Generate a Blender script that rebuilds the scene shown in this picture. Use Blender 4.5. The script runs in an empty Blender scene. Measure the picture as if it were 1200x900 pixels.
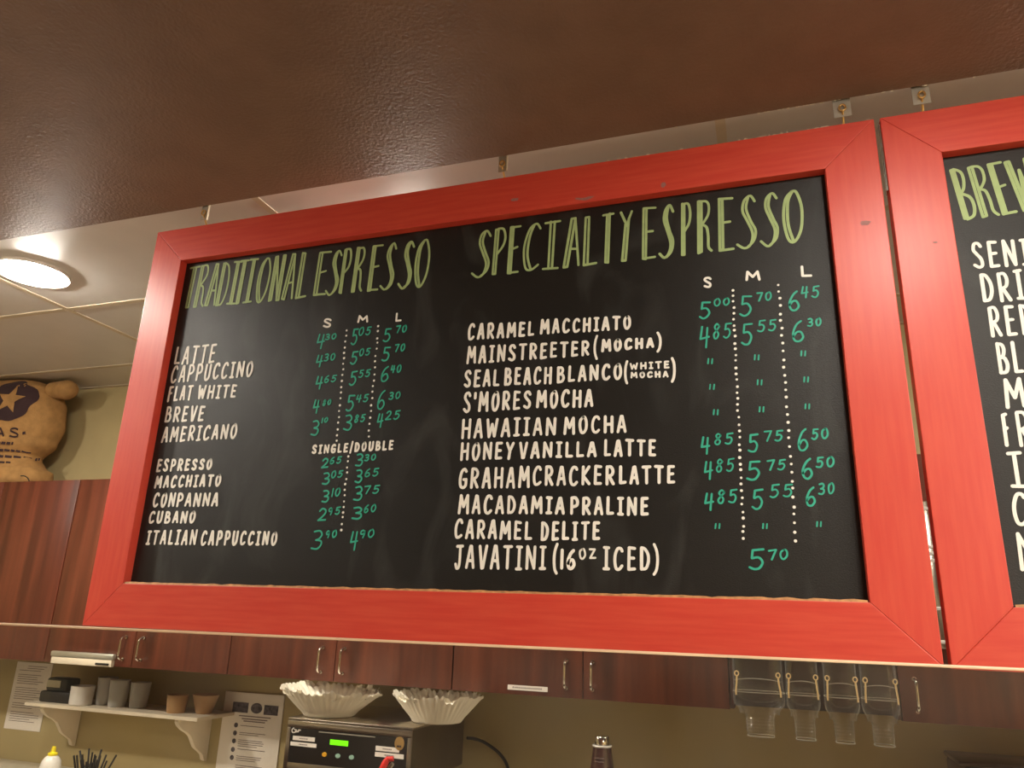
import bpy, bmesh, math, random
from mathutils import Vector, Matrix, noise
random.seed(7)
C = bpy.context.scene.collection
EYE = 1.62
PI = math.pi

# ---------------------------------------------------------------- camera
cam_data = bpy.data.cameras.new('camera')
cam = bpy.data.objects.new('camera', cam_data); C.objects.link(cam)
cam_data.sensor_fit = 'HORIZONTAL'; cam_data.sensor_width = 36.0; cam_data.lens = 26.288
cam_data.clip_start = 0.02; cam_data.clip_end = 50
r_ = Vector((0.94794444, 0.31671529, 0.03305701)); u_ = Vector((0.06346181, -0.28962554, 0.95503384)); f_ = Vector((-0.31204798, 0.90322116, 0.29464825))
cam.matrix_world = Matrix(((r_.x, u_.x, -f_.x, 0), (r_.y, u_.y, -f_.y, 0), (r_.z, u_.z, -f_.z, EYE), (0, 0, 0, 1)))
bpy.context.scene.camera = cam

# ---------------------------------------------------------------- world, exposure
wd = bpy.data.worlds.new('world'); bpy.context.scene.world = wd; wd.use_nodes = True
wd.node_tree.nodes['Background'].inputs[0].default_value = (1.0, 0.85, 0.66, 1)
wd.node_tree.nodes['Background'].inputs[1].default_value = 0.05
vs = bpy.context.scene.view_settings
vs.view_transform = 'Standard'; vs.look = 'None'; vs.gamma = 1; vs.use_curve_mapping = False
vs.exposure = 1.02
# recessed lamps: (x, y, z of the ceiling, emission strength, radius of the lens)
KITCHEN_LAMPS = [(-2.31, 1.668, 2.68, 170, .078), (-0.97, 1.80, 2.68, 150, .078), (.95, 2.0, 2.68, 120, .078)]  # third lamp is unseen, added to brighten the kitchen
ROOM_LAMPS = [(-2.13, 1.0, 2.6705, 125, .065), (.41, .70, 2.6705, 115, .065), (1.5, -.9, 2.6705, 190, .065), (-3.3, .85, 2.6705, 400, .065), (-3.0, -.6, 2.6705, 90, .065)]  # last three are unseen, added for fill and board sheen
LAMP_COL = (1.0, 0.93, 0.81)
# unseen fill panels, added to brighten the boards from the right: (x, y, half width, half depth, strength)
FILL_PANELS = [(2.35, -.1, .6, .3, 22), (2.35, -2.0, .6, .3, 30)]

# ---------------------------------------------------------------- materials
def srgb(r, g, b):
    f = lambda c: ((c/255)/12.92 if c/255 <= .04045 else (((c/255)+.055)/1.055)**2.4)
    return (f(r), f(g), f(b), 1)
def mat(name, col, rough=.5, metal=0, var=.08, scale=8, bump=0, bscale=60, stretch=(1, 1, 1), coat=0, spec=.5, detail=4, col2=None, ramp=(.35, .65), emis=0):
    m = bpy.data.materials.new(name); m.use_nodes = True; nt = m.node_tree; n = nt.nodes; b = n['Principled BSDF']
    b.inputs['Roughness'].default_value = rough; b.inputs['Metallic'].default_value = metal
    b.inputs['Coat Weight'].default_value = coat; b.inputs['Specular IOR Level'].default_value = spec
    tc = n.new('ShaderNodeTexCoord'); mp = n.new('ShaderNodeMapping'); nt.links.new(tc.outputs['Object'], mp.inputs[0])
    mp.inputs['Scale'].default_value = stretch
    nz = n.new('ShaderNodeTexNoise'); nz.inputs['Scale'].default_value = scale; nz.inputs['Detail'].default_value = detail
    nt.links.new(mp.outputs[0], nz.inputs['Vector'])
    rp = n.new('ShaderNodeValToRGB'); nt.links.new(nz.outputs['Fac'], rp.inputs[0])
    c2 = col2 if col2 else tuple(c*(1-var*2) for c in col[:3])+(1,)
    rp.color_ramp.elements[0].position = ramp[0]; rp.color_ramp.elements[0].color = c2
    rp.color_ramp.elements[1].position = ramp[1]; rp.color_ramp.elements[1].color = col
    nt.links.new(rp.outputs[0], b.inputs['Base Color'])
    if bump:
        n2 = n.new('ShaderNodeTexNoise'); n2.inputs['Scale'].default_value = bscale; n2.inputs['Detail'].default_value = 3
        nt.links.new(mp.outputs[0], n2.inputs['Vector'])
        bp = n.new('ShaderNodeBump'); bp.inputs['Strength'].default_value = bump; bp.inputs['Distance'].default_value = .004
        nt.links.new(n2.outputs['Fac'], bp.inputs['Height']); nt.links.new(bp.outputs[0], b.inputs['Normal'])
    if emis:
        b.inputs['Emission Color'].default_value = col; b.inputs['Emission Strength'].default_value = emis
    return m
def emit(name, col, s):
    m = bpy.data.materials.new(name); m.use_nodes = True; nt = m.node_tree
    nt.nodes.remove(nt.nodes['Principled BSDF']); e = nt.nodes.new('ShaderNodeEmission')
    e.inputs[0].default_value = tuple(col[:3])+(1,); e.inputs[1].default_value = s
    nt.links.new(e.outputs[0], nt.nodes['Material Output'].inputs[0]); return m
def clear(name, tint=(1, 1, 1), rough=.02, body=0.0, bodycol=(.8, .8, .75), ior=1.45, smudge=0, edge=0):
    # thin clear sheet: what is behind shows through, the surface reflects by Fresnel, a little milky body
    m = bpy.data.materials.new(name); m.use_nodes = True; nt = m.node_tree; n = nt.nodes; n.remove(n['Principled BSDF'])
    tr = n.new('ShaderNodeBsdfTransparent'); tr.inputs[0].default_value = tuple(tint)+(1,)
    gl = n.new('ShaderNodeBsdfGlossy'); gl.inputs['Roughness'].default_value = rough
    ge = n.new('ShaderNodeNewGeometry'); dt = n.new('ShaderNodeVectorMath'); dt.operation = 'DOT_PRODUCT'
    nt.links.new(ge.outputs['Incoming'], dt.inputs[0]); nt.links.new(ge.outputs['Normal'], dt.inputs[1])
    def mth(op, a, b=None):
        q = n.new('ShaderNodeMath'); q.operation = op
        for i, v in enumerate((a, b)):
            if v is None: continue
            if isinstance(v, (int, float)): q.inputs[i].default_value = v
            else: nt.links.new(v, q.inputs[i])
        return q.outputs[0]
    f0 = ((ior-1)/(ior+1))**2                # Schlick's reflectance, the same from both sides of the thin sheet
    fr = mth('ADD', mth('MULTIPLY', mth('POWER', mth('SUBTRACT', 1.0, mth('ABSOLUTE', dt.outputs['Value'])), 5.0), 1-f0), f0)
    mx = n.new('ShaderNodeMixShader'); nt.links.new(fr, mx.inputs[0]); nt.links.new(tr.outputs[0], mx.inputs[1]); nt.links.new(gl.outputs[0], mx.inputs[2])
    df = n.new('ShaderNodeBsdfDiffuse'); df.inputs[0].default_value = tuple(bodycol)+(1,)
    m2 = n.new('ShaderNodeMixShader'); m2.inputs[0].default_value = body
    if smudge:
        tc = n.new('ShaderNodeTexCoord'); nz = n.new('ShaderNodeTexNoise'); nz.inputs['Scale'].default_value = 5; nz.inputs['Detail'].default_value = 6
        nt.links.new(tc.outputs['Object'], nz.inputs['Vector'])
        mr = n.new('ShaderNodeMapRange'); mr.inputs[1].default_value = .4; mr.inputs[2].default_value = .7; mr.inputs[3].default_value = body; mr.inputs[4].default_value = body+smudge
        nt.links.new(nz.outputs['Fac'], mr.inputs[0]); nt.links.new(mr.outputs[0], m2.inputs[0])
    if edge:                                 # the sheet is seen through more plastic where it turns away
        e = mth('ADD', mth('MULTIPLY', mth('POWER', mth('SUBTRACT', 1.0, mth('ABSOLUTE', dt.outputs['Value'])), 2.5), edge), body)
        nt.links.new(e, m2.inputs[0])
    nt.links.new(mx.outputs[0], m2.inputs[1]); nt.links.new(df.outputs[0], m2.inputs[2])
    nt.links.new(m2.outputs[0], n['Material Output'].inputs[0]); return m
def chalk_mat():
    m = mat('chalkboard', (.0125, .0112, .0095, 1), rough=.43, var=.1, scale=3, bump=.22, bscale=420, stretch=(1, 1, 2.2), spec=.4)
    nt = m.node_tree; n = nt.nodes; b = n['Principled BSDF']
    # wiped chalk dust
    tc = n.new('ShaderNodeTexCoord'); nz = n.new('ShaderNodeTexNoise'); nz.inputs['Scale'].default_value = 6; nz.inputs['Detail'].default_value = 8; nz.inputs['Distortion'].default_value = 1.2
    mp = n.new('ShaderNodeMapping'); mp.inputs['Scale'].default_value = (1.6, 1, .7); nt.links.new(tc.outputs['Object'], mp.inputs[0]); nt.links.new(mp.outputs[0], nz.inputs['Vector'])
    mr = n.new('ShaderNodeMapRange'); mr.inputs[1].default_value = .52; mr.inputs[2].default_value = .78; mr.inputs[3].default_value = 0; mr.inputs[4].default_value = .055
    nt.links.new(nz.outputs['Fac'], mr.inputs[0])
    mx = n.new('ShaderNodeMixRGB'); mx.inputs[2].default_value = (.4, .42, .4, 1)
    old = b.inputs['Base Color'].links[0].from_socket
    nt.links.new(mr.outputs[0], mx.inputs[0]); nt.links.new(old, mx.inputs[1]); nt.links.new(mx.outputs[0], b.inputs['Base Color'])
    return m
M = {}
M['soffit'] = mat('brown_textured_paint', srgb(126, 99, 82), rough=.56, var=.06, bump=.6, bscale=130, spec=.22)
M['tile'] = mat('ceiling_tile_vinyl', srgb(208, 203, 198), rough=.34, var=.02, bump=.06, bscale=90)
M['grid'] = mat('grid_metal', srgb(205, 190, 165), rough=.4)
M['red'] = mat('red_painted_wood', srgb(206, 76, 57), rough=.41, col2=srgb(198, 62, 49), scale=7, stretch=(1, 1, 14), bump=.02, bscale=40)
M['red_v'] = mat('red_painted_wood_upright', srgb(206, 76, 57), rough=.41, col2=srgb(200, 65, 51), scale=7, stretch=(14, 1, 1), bump=.02, bscale=40)
M['chalk'] = chalk_mat()
M['white_pen'] = mat('white_marker', srgb(246, 243, 234), rough=.6, var=.03, scale=60)
M['green_pen'] = mat('green_marker', srgb(168, 190, 130), rough=.6, var=.05, scale=60)
M['teal_pen'] = mat('teal_marker', srgb(52, 176, 148), rough=.6, var=.06, scale=90)
M['worn'] = mat('bare_worn_wood', srgb(205, 150, 95), rough=.7, var=.2, scale=60)
M['fleck'] = mat('bare_plaster', srgb(225, 215, 195), rough=.8)
M['scuff'] = mat('grey_scuff', srgb(165, 110, 105), rough=.6, scale=200)
M['zinc'] = mat('zinc_plate', srgb(200, 195, 180), rough=.38, metal=.75, bump=.1)
M['brass'] = mat('brass', srgb(215, 175, 110), rough=.3, metal=.8)
M['steel'] = mat('brushed_steel', srgb(190, 180, 165), rough=.28, metal=1, scale=30, stretch=(1, 1, 30), var=.06)
M['steel_dark'] = mat('steel_side_panel', srgb(120, 108, 85), rough=.4, metal=.85, scale=6, var=.1)
M['chrome'] = mat('chrome', srgb(225, 220, 210), rough=.12, metal=1)
M['wood'] = mat('mahogany_laminate', srgb(106, 52, 34), rough=.35, col2=srgb(63, 28, 18), scale=9, stretch=(2.2, 1, .12), ramp=(.3, .7), detail=7)
M['wood_dark'] = mat('dark_cabinet_carcass', srgb(50, 22, 15), rough=.5)
M['wall'] = mat('olive_beige_paint', srgb(166, 148, 104), rough=.75, var=.03, bump=.05, bscale=80)
M['room_wall'] = mat('tan_paint', srgb(130, 100, 75), rough=.8, var=.03)
M['floor'] = mat('floor_tile', srgb(120, 95, 76), rough=.5)
M['counter'] = mat('counter_laminate', srgb(215, 205, 185), rough=.4, scale=40)
M['black'] = mat('black_panel', srgb(20, 18, 18), rough=.3)
M['black_soft'] = mat('black_plastic', srgb(24, 23, 22), rough=.5)
M['paper'] = mat('white_paper', srgb(226, 216, 204), rough=.8, var=.02)
M['filter'] = mat('filter_paper', srgb(240, 232, 214), rough=.85, var=.03, scale=14)
M['print'] = mat('grey_print', srgb(125, 112, 110), rough=.8)
M['print_dark'] = mat('dark_print', srgb(48, 42, 50), rough=.8, col2=srgb(95, 88, 95), scale=60)
M['melamine'] = mat('white_shelf_board', srgb(225, 210, 185), rough=.45)
M['ceramic'] = mat('white_ceramic', srgb(225, 218, 208), rough=.25)
M['tan'] = mat('tan_stoneware', srgb(185, 145, 100), rough=.5)
M['lcd'] = emit('green_screen', srgb(110, 225, 20), .9)
M['amber'] = mat('amber_button', srgb(225, 165, 40), rough=.4)
M['mint'] = mat('pale_button', srgb(150, 185, 165), rough=.4)
M['redplastic'] = mat('red_lever', srgb(205, 35, 28), rough=.35)
M['yellow'] = mat('yellow_cap', srgb(240, 215, 40), rough=.4)
M['burlap'] = mat('burlap', srgb(166, 124, 72), rough=.95, var=.12, scale=26, bump=.5, bscale=260)
M['ink'] = mat('sack_ink', srgb(52, 30, 32), rough=.9)
M['brownglass'] = mat('dark_brown_bottle', srgb(52, 18, 16), rough=.18, coat=.5)
M['glass'] = clear('clear_glass', (.97, .97, .95), .01, .003, smudge=.016)
M['glass_edge'] = mat('polished_glass_edge', srgb(235, 205, 170), rough=.25)
M['acrylic'] = clear('clear_acrylic', (.95, .95, .93), .08, .003, ior=1.6, edge=.20)
M['cloudy'] = clear('cloudy_plastic', (.8, .8, .78), .2, .42, bodycol=(.82, .80, .76), ior=1.5, edge=.3)
M['cream'] = mat('cream_wire', srgb(222, 190, 135), rough=.4)
M['acrylic_rim'] = clear('acrylic_rim', (.8, .8, .75), .1, .28, bodycol=(.8, .75, .65), ior=1.6)
M['green_mesh'] = mat('dark_glassware', srgb(38, 42, 34), rough=.3)

# ---------------------------------------------------------------- mesh helpers
def fin(bm, name, m, parent=None, loc=None, smooth=False, angle=.7):
    me = bpy.data.meshes.new(name); bmesh.ops.recalc_face_normals(bm, faces=bm.faces); bm.to_mesh(me); bm.free()
    me.materials.append(M[m] if isinstance(m, str) else m)
    if smooth:
        for p in me.polygons: p.use_smooth = True
        if angle: me.set_sharp_from_angle(angle=angle)
    o = bpy.data.objects.new(name, me); C.objects.link(o)
    if parent: o.parent = parent
    if loc: o.location = loc
    return o
def bx(bm, a, b, bev=0):
    vs_ = [bm.verts.new((x, y, z)) for x in (a[0], b[0]) for y in (a[1], b[1]) for z in (a[2], b[2])]
    fs = [bm.faces.new([vs_[i] for i in f]) for f in ((0, 1, 3, 2), (4, 6, 7, 5), (0, 4, 5, 1), (2, 3, 7, 6), (0, 2, 6, 4), (1, 5, 7, 3))]
    if bev:
        es = list({e for f in fs for e in f.edges})
        bmesh.ops.bevel(bm, geom=es, offset=bev, segments=2, profile=.5, affect='EDGES')
def box(name, a, b, m, parent=None, bev=0, loc=None):
    bm = bmesh.new(); bx(bm, a, b, bev); return fin(bm, name, m, parent, loc, smooth=bool(bev), angle=.6)
def lathe(bm, prof, n=32, c=(0, 0, 0), rx=1, ry=1, closed=False, mod=None):
    rings = []
    for (r, z) in prof:
        ring = []
        for i in range(n):
            t = 2*PI*i/n; k = mod(t, r, z) if mod else 1
            ring.append(bm.verts.new((c[0]+r*rx*k*math.cos(t), c[1]+r*ry*k*math.sin(t), c[2]+z)))
        rings.append(ring)
    for a, b in zip(rings, rings[1:]):
        for i in range(n): bm.faces.new((a[i], a[(i+1) % n], b[(i+1) % n], b[i]))
    if closed:
        for ring in (rings[0], rings[-1]): bm.faces.new(ring)
    return rings
def tube(bm, pts, r, n=8, cap=True, loop=False):
    pts = [Vector(p) for p in pts]; rings = []; N = len(pts)
    prev = None
    for i, p in enumerate(pts):
        if loop: d = pts[(i+1) % N]-pts[i-1]
        else: d = pts[min(i+1, N-1)]-pts[max(i-1, 0)]
        d.normalize()
        a = prev if prev is not None else (Vector((0, 0, 1)) if abs(d.z) < .9 else Vector((1, 0, 0)))
        s = d.cross(a).cross(d)
        if s.length < 1e-6: s = d.orthogonal()
        s.normalize(); t = d.cross(s); prev = s
        rr = r[i] if isinstance(r, (list, tuple)) else r
        rings.append([bm.verts.new(p+(s*math.cos(2*PI*k/n)+t*math.sin(2*PI*k/n))*rr) for k in range(n)])
    prs = list(zip(rings, rings[1:]))+([(rings[-1], rings[0])] if loop else [])
    for a, b in prs:
        for k in range(n): bm.faces.new((a[k], a[(k+1) % n], b[(k+1) % n], b[k]))
    if cap and not loop:
        bm.faces.new(rings[0]); bm.faces.new(rings[-1])
def prism(bm, poly, y0, y1):            # polygon in x,z pushed along y
    a = [bm.verts.new((x, y0, z)) for x, z in poly]; b = [bm.verts.new((x, y1, z)) for x, z in poly]
    bm.faces.new(a); bm.faces.new(b); n = len(a)
    for i in range(n): bm.faces.new((a[i], a[(i+1) % n], b[(i+1) % n], b[i]))
def prism_x(bm, poly, x0, x1):          # polygon in y,z pushed along x
    a = [bm.verts.new((x0, y, z)) for y, z in poly]; b = [bm.verts.new((x1, y, z)) for y, z in poly]
    bm.faces.new(a); bm.faces.new(b); n = len(a)
    for i in range(n): bm.faces.new((a[i], a[(i+1) % n], b[(i+1) % n], b[i]))
def catmull(p, k=5):
    if len(p) < 3: return p
    out = []; q = [p[0]]+list(p)+[p[-1]]
    for i in range(1, len(q)-2):
        for s in range(k):
            t = s/k; r = []
            for d in range(len(p[0])):
                a, b, c, e = q[i-1][d], q[i][d], q[i+1][d], q[i+2][d]
                r.append(.5*((2*b)+(-a+c)*t+(2*a-5*b+4*c-e)*t*t+(-a+3*b-3*c+e)*t**3))
            out.append(tuple(r))
    out.append(tuple(p[-1])); return out
LAY = [0]
def stroke(bm, pts, w, y):              # flat round-ended marker stroke in the x,z plane at depth y
    LAY[0] = (LAY[0]+1) % 17; y = y-LAY[0]*.00003
    P = []
    for p in pts:
        v = Vector((p[0], p[1]))
        if not P or (v-P[-1]).length > 1e-5: P.append(v)
    h = w/2
    if len(P) == 1: P.append(P[0]+Vector((1e-4, 0)))
    L, R_ = [], []
    for i, p in enumerate(P):
        d0 = (P[i]-P[i-1]).normalized() if i else (P[1]-P[0]).normalized()
        d1 = (P[i+1]-P[i]).normalized() if i < len(P)-1 else d0
        d = d0+d1
        if d.length < .3: d = d0
        d.normalize(); nn = Vector((-d.y, d.x)); k = 1/max(.6, nn.dot(Vector((-d0.y, d0.x))))
        L.append(p+nn*h*k); R_.append(p-nn*h*k)
    d = (P[-1]-P[-2]).normalized(); a0 = math.atan2(d.y, d.x)
    capE = [P[-1]+Vector((math.cos(a0+t), math.sin(a0+t)))*h for t in (PI/4, 0, -PI/4)]
    d = (P[0]-P[1]).normalized(); a1 = math.atan2(d.y, d.x)
    capS = [P[0]+Vector((math.cos(a1+t), math.sin(a1+t)))*h for t in (PI/4, 0, -PI/4)]
    V = lambda q: bm.verts.new((q.x, y, q.y))
    lv = [V(q) for q in L]; rv = [V(q) for q in R_]
    for i in range(len(P)-1): bm.faces.new((lv[i], lv[i+1], rv[i+1], rv[i]))
    bm.faces.new([lv[-1]]+[V(q) for q in capE]+[rv[-1]]); bm.faces.new([rv[0]]+[V(q) for q in capS]+[lv[0]])
def dot(bm, x, z, r, y, n=10, rz=None):
    bm.faces.new([bm.verts.new((x+r*math.cos(2*PI*i/n), y, z+(rz or r)*math.sin(2*PI*i/n))) for i in range(n)])
def thing(name, label, cat, loc=(0, 0, 0), group=None):
    o = bpy.data.objects.new(name, None); C.objects.link(o); o.location = loc; o.empty_display_size = .05
    o['label'] = label; o['category'] = cat
    if group: o['group'] = group
    return o
def tag(o, label, cat, group=None):
    o['label'] = label; o['category'] = cat
    if group: o['group'] = group
    return o
def struct(o): o['kind'] = 'structure'; return o
def plain(o):                            # print faces look at the viewer side (-y)
    return o
TEXT = """
0 h T -14579 23763 1236 -14211 23753 1243
0 h R -14211 23753 1243 -13847 23744 1250
0 h A -13847 23744 1250 -13487 23734 1257
0 h D -13487 23734 1257 -13158 23725 1264
0 h I -13131 23724 1264 -12833 23716 1270
0 h T -12914 23719 1269 -12618 23711 1275
0 h I -12618 23711 1275 -12325 23703 1280
0 h O -12272 23701 1281 -11878 23691 1289
0 h N -11826 23689 1290 -11463 23680 1297
0 h A -11438 23679 1298 -11079 23669 1305
0 h L -11029 23668 1306 -10688 23659 1313
0 h E -10492 23685 1231 -10108 23675 1237
0 h S -10157 23676 1236 -9766 23666 1242
0 h P -9754 23666 1242 -9475 23659 1246
0 h R -9403 23657 1247 -9069 23649 1252
0 h E -8950 23646 1254 -8633 23637 1259
0 h S -8621 23637 1259 -8227 23627 1265
0 h S -8135 23625 1266 -7747 23615 1272
0 h O -7724 23614 1273 -7320 23604 1279
0 h S -6221 23688 1213 -5742 23684 1218
0 h P -5700 23683 1218 -5365 23680 1222
0 h E -5323 23679 1222 -5034 23677 1225
0 h C -4972 23676 1226 -4545 23672 1231
0 h I -4484 23671 1231 -4085 23667 1236
0 h A -4005 23667 1237 -3603 23663 1241
0 h L -3554 23662 1242 -3206 23659 1246
0 h T -3129 23658 1246 -2844 23655 1250
0 h Y -2730 23654 1251 -2430 23651 1254
0 h E -2227 23633 1286 -1914 23634 1281
0 h S -1869 23634 1280 -1515 23635 1273
0 h P -1390 23635 1271 -1140 23636 1266
0 h R -1052 23636 1265 -710 23637 1258
0 h E -614 23637 1256 -286 23637 1250
0 h S -252 23638 1250 189 23638 1242
0 h S 214 23638 1241 622 23639 1234
0 h O 672 23639 1233 1097 23640 1225
1 h B 3928 23696 1151 4201 23705 1147
1 h R 4230 23706 1147 4556 23717 1142
1 h E 4570 23718 1142 4836 23727 1138
1 h W 4850 23727 1138 5236 23740 1132
0 w LATTE -14522 22173 501 -13207 22122 539
0 w CAPPUCCINO -14540 21660 493 -11982 21671 426
0 w FLAT -14533 21153 436 -13746 21162 411
0 w WHITE -13586 21166 382 -12383 21135 361
0 w BREVE -14500 20606 429 -13262 20585 414
0 w AMERICANO -14491 20069 422 -12190 20093 387
0 w ESPRESSO -14491 19319 353 -12787 19336 279
0 w MACCHIATO -14459 18911 322 -12449 18915 312
0 w CON -14418 18434 368 -13725 18436 360
0 w PANNA -13686 18435 360 -12439 18441 338
0 w CUBANO -14451 18045 313 -13036 18038 306
0 w ITALIAN -14416 17532 352 -12906 17519 379
0 w CAPPUCCINO -12787 17520 360 -10646 17528 323
0 w SINGLE/DOUBLE -10002 19622 226 -7873 19648 236
0 w CARAMEL -6221 22124 418 -4622 22101 355
0 w MACCHIATO -4499 22115 365 -2472 22054 325
0 w MAINSTREETER -6218 21559 440 -3370 21536 356
0 w ( -3300 21511 427 -3189 21464 523
0 w MOCHA -3124 21584 310 -1997 21605 237
0 w ) -1964 21518 417 -1841 21536 397
0 w SEAL -6252 20998 428 -5392 20982 405
0 w BEACH -5293 20995 415 -4195 20951 406
0 w BLANCO -4101 20964 386 -2674 20953 366
0 w ( -2648 20895 450 -2550 20876 481
0 w ) -1686 20849 497 -1575 20860 502
0 w S'MORES -6240 20415 492 -4641 20425 411
0 w MOCHA -4546 20435 405 -3289 20388 400
0 w HAWAIIAN -6247 19826 463 -4082 19828 394
0 w MOCHA -3934 19831 397 -2599 19809 386
0 w HONEY -6245 19343 413 -5000 19336 392
0 w VANILLA -4905 19346 378 -3217 19335 330
0 w LATTE -3076 19330 365 -2008 19303 357
0 w GRAHAM -6244 18739 450 -4633 18716 476
0 w CRACKER -4584 18759 431 -2844 18745 411
0 w LATTE -2775 18756 389 -1649 18748 380
0 w MACADAMIA -6225 18193 430 -3879 18177 358
0 w PRALINE -3779 18157 376 -2179 18132 375
0 w CARAMEL -6284 17679 428 -4554 17661 382
0 w DELITE -4387 17644 397 -3148 17663 371
0 w JAVATINI -6247 17068 507 -4249 17066 485
0 w ( -4125 17018 564 -4002 17029 554
0 w 16 -3959 17087 410 -3638 17091 408
0 w ICED -3108 17074 465 -2172 17087 456
0 w ) -2142 17040 544 -2005 17042 542
0 t OZ -3587 17281 227 -3227 17292 217
0 t WHITE -2520 21153 154 -1696 21125 176
0 t MOCHA -2510 20966 144 -1723 20934 147
0 c S -10098 22799 258 -9840 22784 248
0 c M -9135 22838 205 -8832 22823 191
0 c L -8105 22764 239 -7929 22758 227
0 c S -961 22834 263 -769 22822 262
0 c M -114 22901 231 187 22876 230
0 c L 949 22862 255 1163 22846 253
1 w SENI 3959 22664 569 4895 22635 558
1 w DRI 4020 21973 587 4716 21959 613
1 w RED 4058 21289 603 4750 21293 611
1 w BL 4088 20578 609 4487 20574 628
1 w M 4105 19945 560 4435 19950 564
1 w F 3997 19267 614 4106 19262 624
1 w R 4207 19259 642 4436 19265 639
1 w I 3986 18552 625 4219 18554 636
1 w C 4269 18560 606 4506 18570 603
1 w C 3938 17902 577 4185 17901 588
1 w N 3919 17166 643 4235 17178 652
0 p 4 -10236 22247 416 -9991 22244 396
0 s 30 -9996 22463 170 -9674 22468 158
0 p 5 -9264 22278 430 -9075 22280 411
0 s 05 -9077 22494 232 -8730 22496 219
0 p 5 -8399 22270 371 -8182 22268 353
0 s 70 -8079 22470 204 -7777 22475 192
0 p 4 -10184 21761 349 -9981 21763 331
0 s 30 -9964 21910 206 -9645 21918 194
0 p 5 -9229 21774 351 -9021 21775 332
0 s 05 -9000 21965 204 -8698 21973 192
0 p 5 -8388 21787 385 -8166 21787 366
0 s 70 -8071 21993 207 -7785 22002 196
0 p 4 -10125 21205 356 -9912 21208 337
0 s 65 -9896 21359 196 -9545 21368 184
0 p 5 -9198 21241 383 -8992 21244 365
0 s 55 -8963 21424 206 -8644 21433 195
0 p 6 -8373 21280 410 -8140 21281 391
0 s 40 -8124 21472 210 -7838 21483 199
0 p 4 -10117 20599 361 -9929 20606 343
0 s 80 -9860 20783 160 -9618 20801 149
0 p 5 -9217 20614 419 -8993 20619 401
0 s 45 -8966 20807 208 -8630 20819 197
0 p 6 -8409 20613 482 -8178 20617 463
0 s 30 -8110 20832 193 -7805 20844 182
0 p 3 -10097 20067 386 -9862 20074 368
0 s 10 -9827 20355 146 -9650 20377 135
0 p 3 -9233 20152 400 -8983 20157 382
0 s 85 -8961 20325 203 -8668 20342 192
0 p 4 -8366 20174 352 -8190 20182 335
0 s 25 -8153 20347 233 -7777 20358 221
0 p 2 -9706 19274 259 -9504 19284 242
0 s 65 -9500 19366 182 -9179 19386 171
0 p 3 -8823 19296 308 -8607 19306 291
0 s 30 -8598 19409 168 -8294 19429 157
0 p 3 -9645 18892 297 -9424 18903 280
0 s 05 -9420 19037 186 -9108 19059 175
0 p 3 -8795 18915 322 -8587 18926 305
0 s 65 -8561 19045 204 -8194 19065 193
0 p 3 -9607 18481 304 -9395 18494 287
0 s 10 -9355 18608 212 -9126 18633 202
0 p 3 -8784 18510 346 -8546 18522 329
0 s 75 -8540 18652 209 -8137 18673 198
0 p 2 -9655 18060 317 -9410 18074 301
0 s 95 -9405 18192 192 -9078 18218 181
0 p 3 -8784 18095 301 -8502 18108 285
0 s 60 -8497 18241 189 -8181 18266 179
0 p 3 -9754 17436 436 -9446 17452 419
0 s 90 -9408 17681 188 -9104 17709 178
0 p 4 -8774 17414 445 -8559 17430 428
0 s 90 -8547 17682 202 -8170 17710 192
0 p 5 -1077 22150 401 -831 22142 384
0 s 00 -774 22401 187 -444 22395 176
0 p 5 -282 22138 469 -13 22127 451
0 s 70 62 22421 209 368 22417 198
0 p 6 649 22153 454 891 22143 437
0 s 45 904 22396 271 1260 22386 260
0 p 4 -1101 21503 497 -875 21499 480
0 s 85 -833 21693 345 -455 21687 333
0 p 5 -283 21508 478 -39 21502 461
0 s 55 42 21762 267 413 21756 255
0 p 6 665 21488 469 924 21480 452
0 s 30 979 21784 189 1250 21786 179
0 p 4 -1159 19293 383 -969 19300 368
0 s 85 -905 19486 243 -531 19497 233
0 p 5 -282 19315 383 -64 19320 368
0 s 75 20 19509 235 381 19519 225
0 p 6 613 19309 454 830 19315 439
0 s 50 874 19521 223 1186 19532 213
0 p 4 -1123 18795 394 -935 18804 379
0 s 85 -898 18947 273 -540 18963 263
0 p 5 -331 18777 395 -61 18783 380
0 s 75 38 18950 221 392 18965 212
0 p 6 643 18780 406 867 18787 392
0 s 50 908 18982 217 1243 18997 208
0 p 4 -1139 18201 363 -943 18212 348
0 s 85 -901 18343 278 -517 18362 267
0 p 5 -273 18230 394 -42 18240 379
0 s 55 59 18441 262 480 18458 251
0 p 6 673 18275 378 878 18285 364
0 s 30 911 18483 226 1200 18501 216
0 p 5 -391 17120 395 -93 17136 380
0 s 70 -42 17295 207 320 17321 198
0 p " -950 21150 146 -830 21141 146
0 p " -52 21164 144 63 21155 143
0 p " 814 21178 141 925 21169 141
0 p " -937 20609 143 -818 20601 142
0 p " -29 20642 140 85 20635 140
0 p " 826 20645 138 936 20637 138
0 p " -888 20081 140 -771 20075 139
0 p " -27 20095 137 86 20089 137
0 p " 806 20108 135 915 20102 135
0 p " -956 17862 128 -843 17862 128
0 p " -102 17860 125 6 17859 125
0 p " 833 17893 123 937 17892 123
"""
DOTS = [(-0.941, 2.267, -0.936, 1.992, 20), (-0.854, 2.271, -0.853, 1.999, 19), (-0.901, 1.954, -0.901, 1.789, 14), (-0.037, 2.274, -0.044, 1.768, 40), (0.052, 2.275, 0.047, 1.765, 33)]
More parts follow.
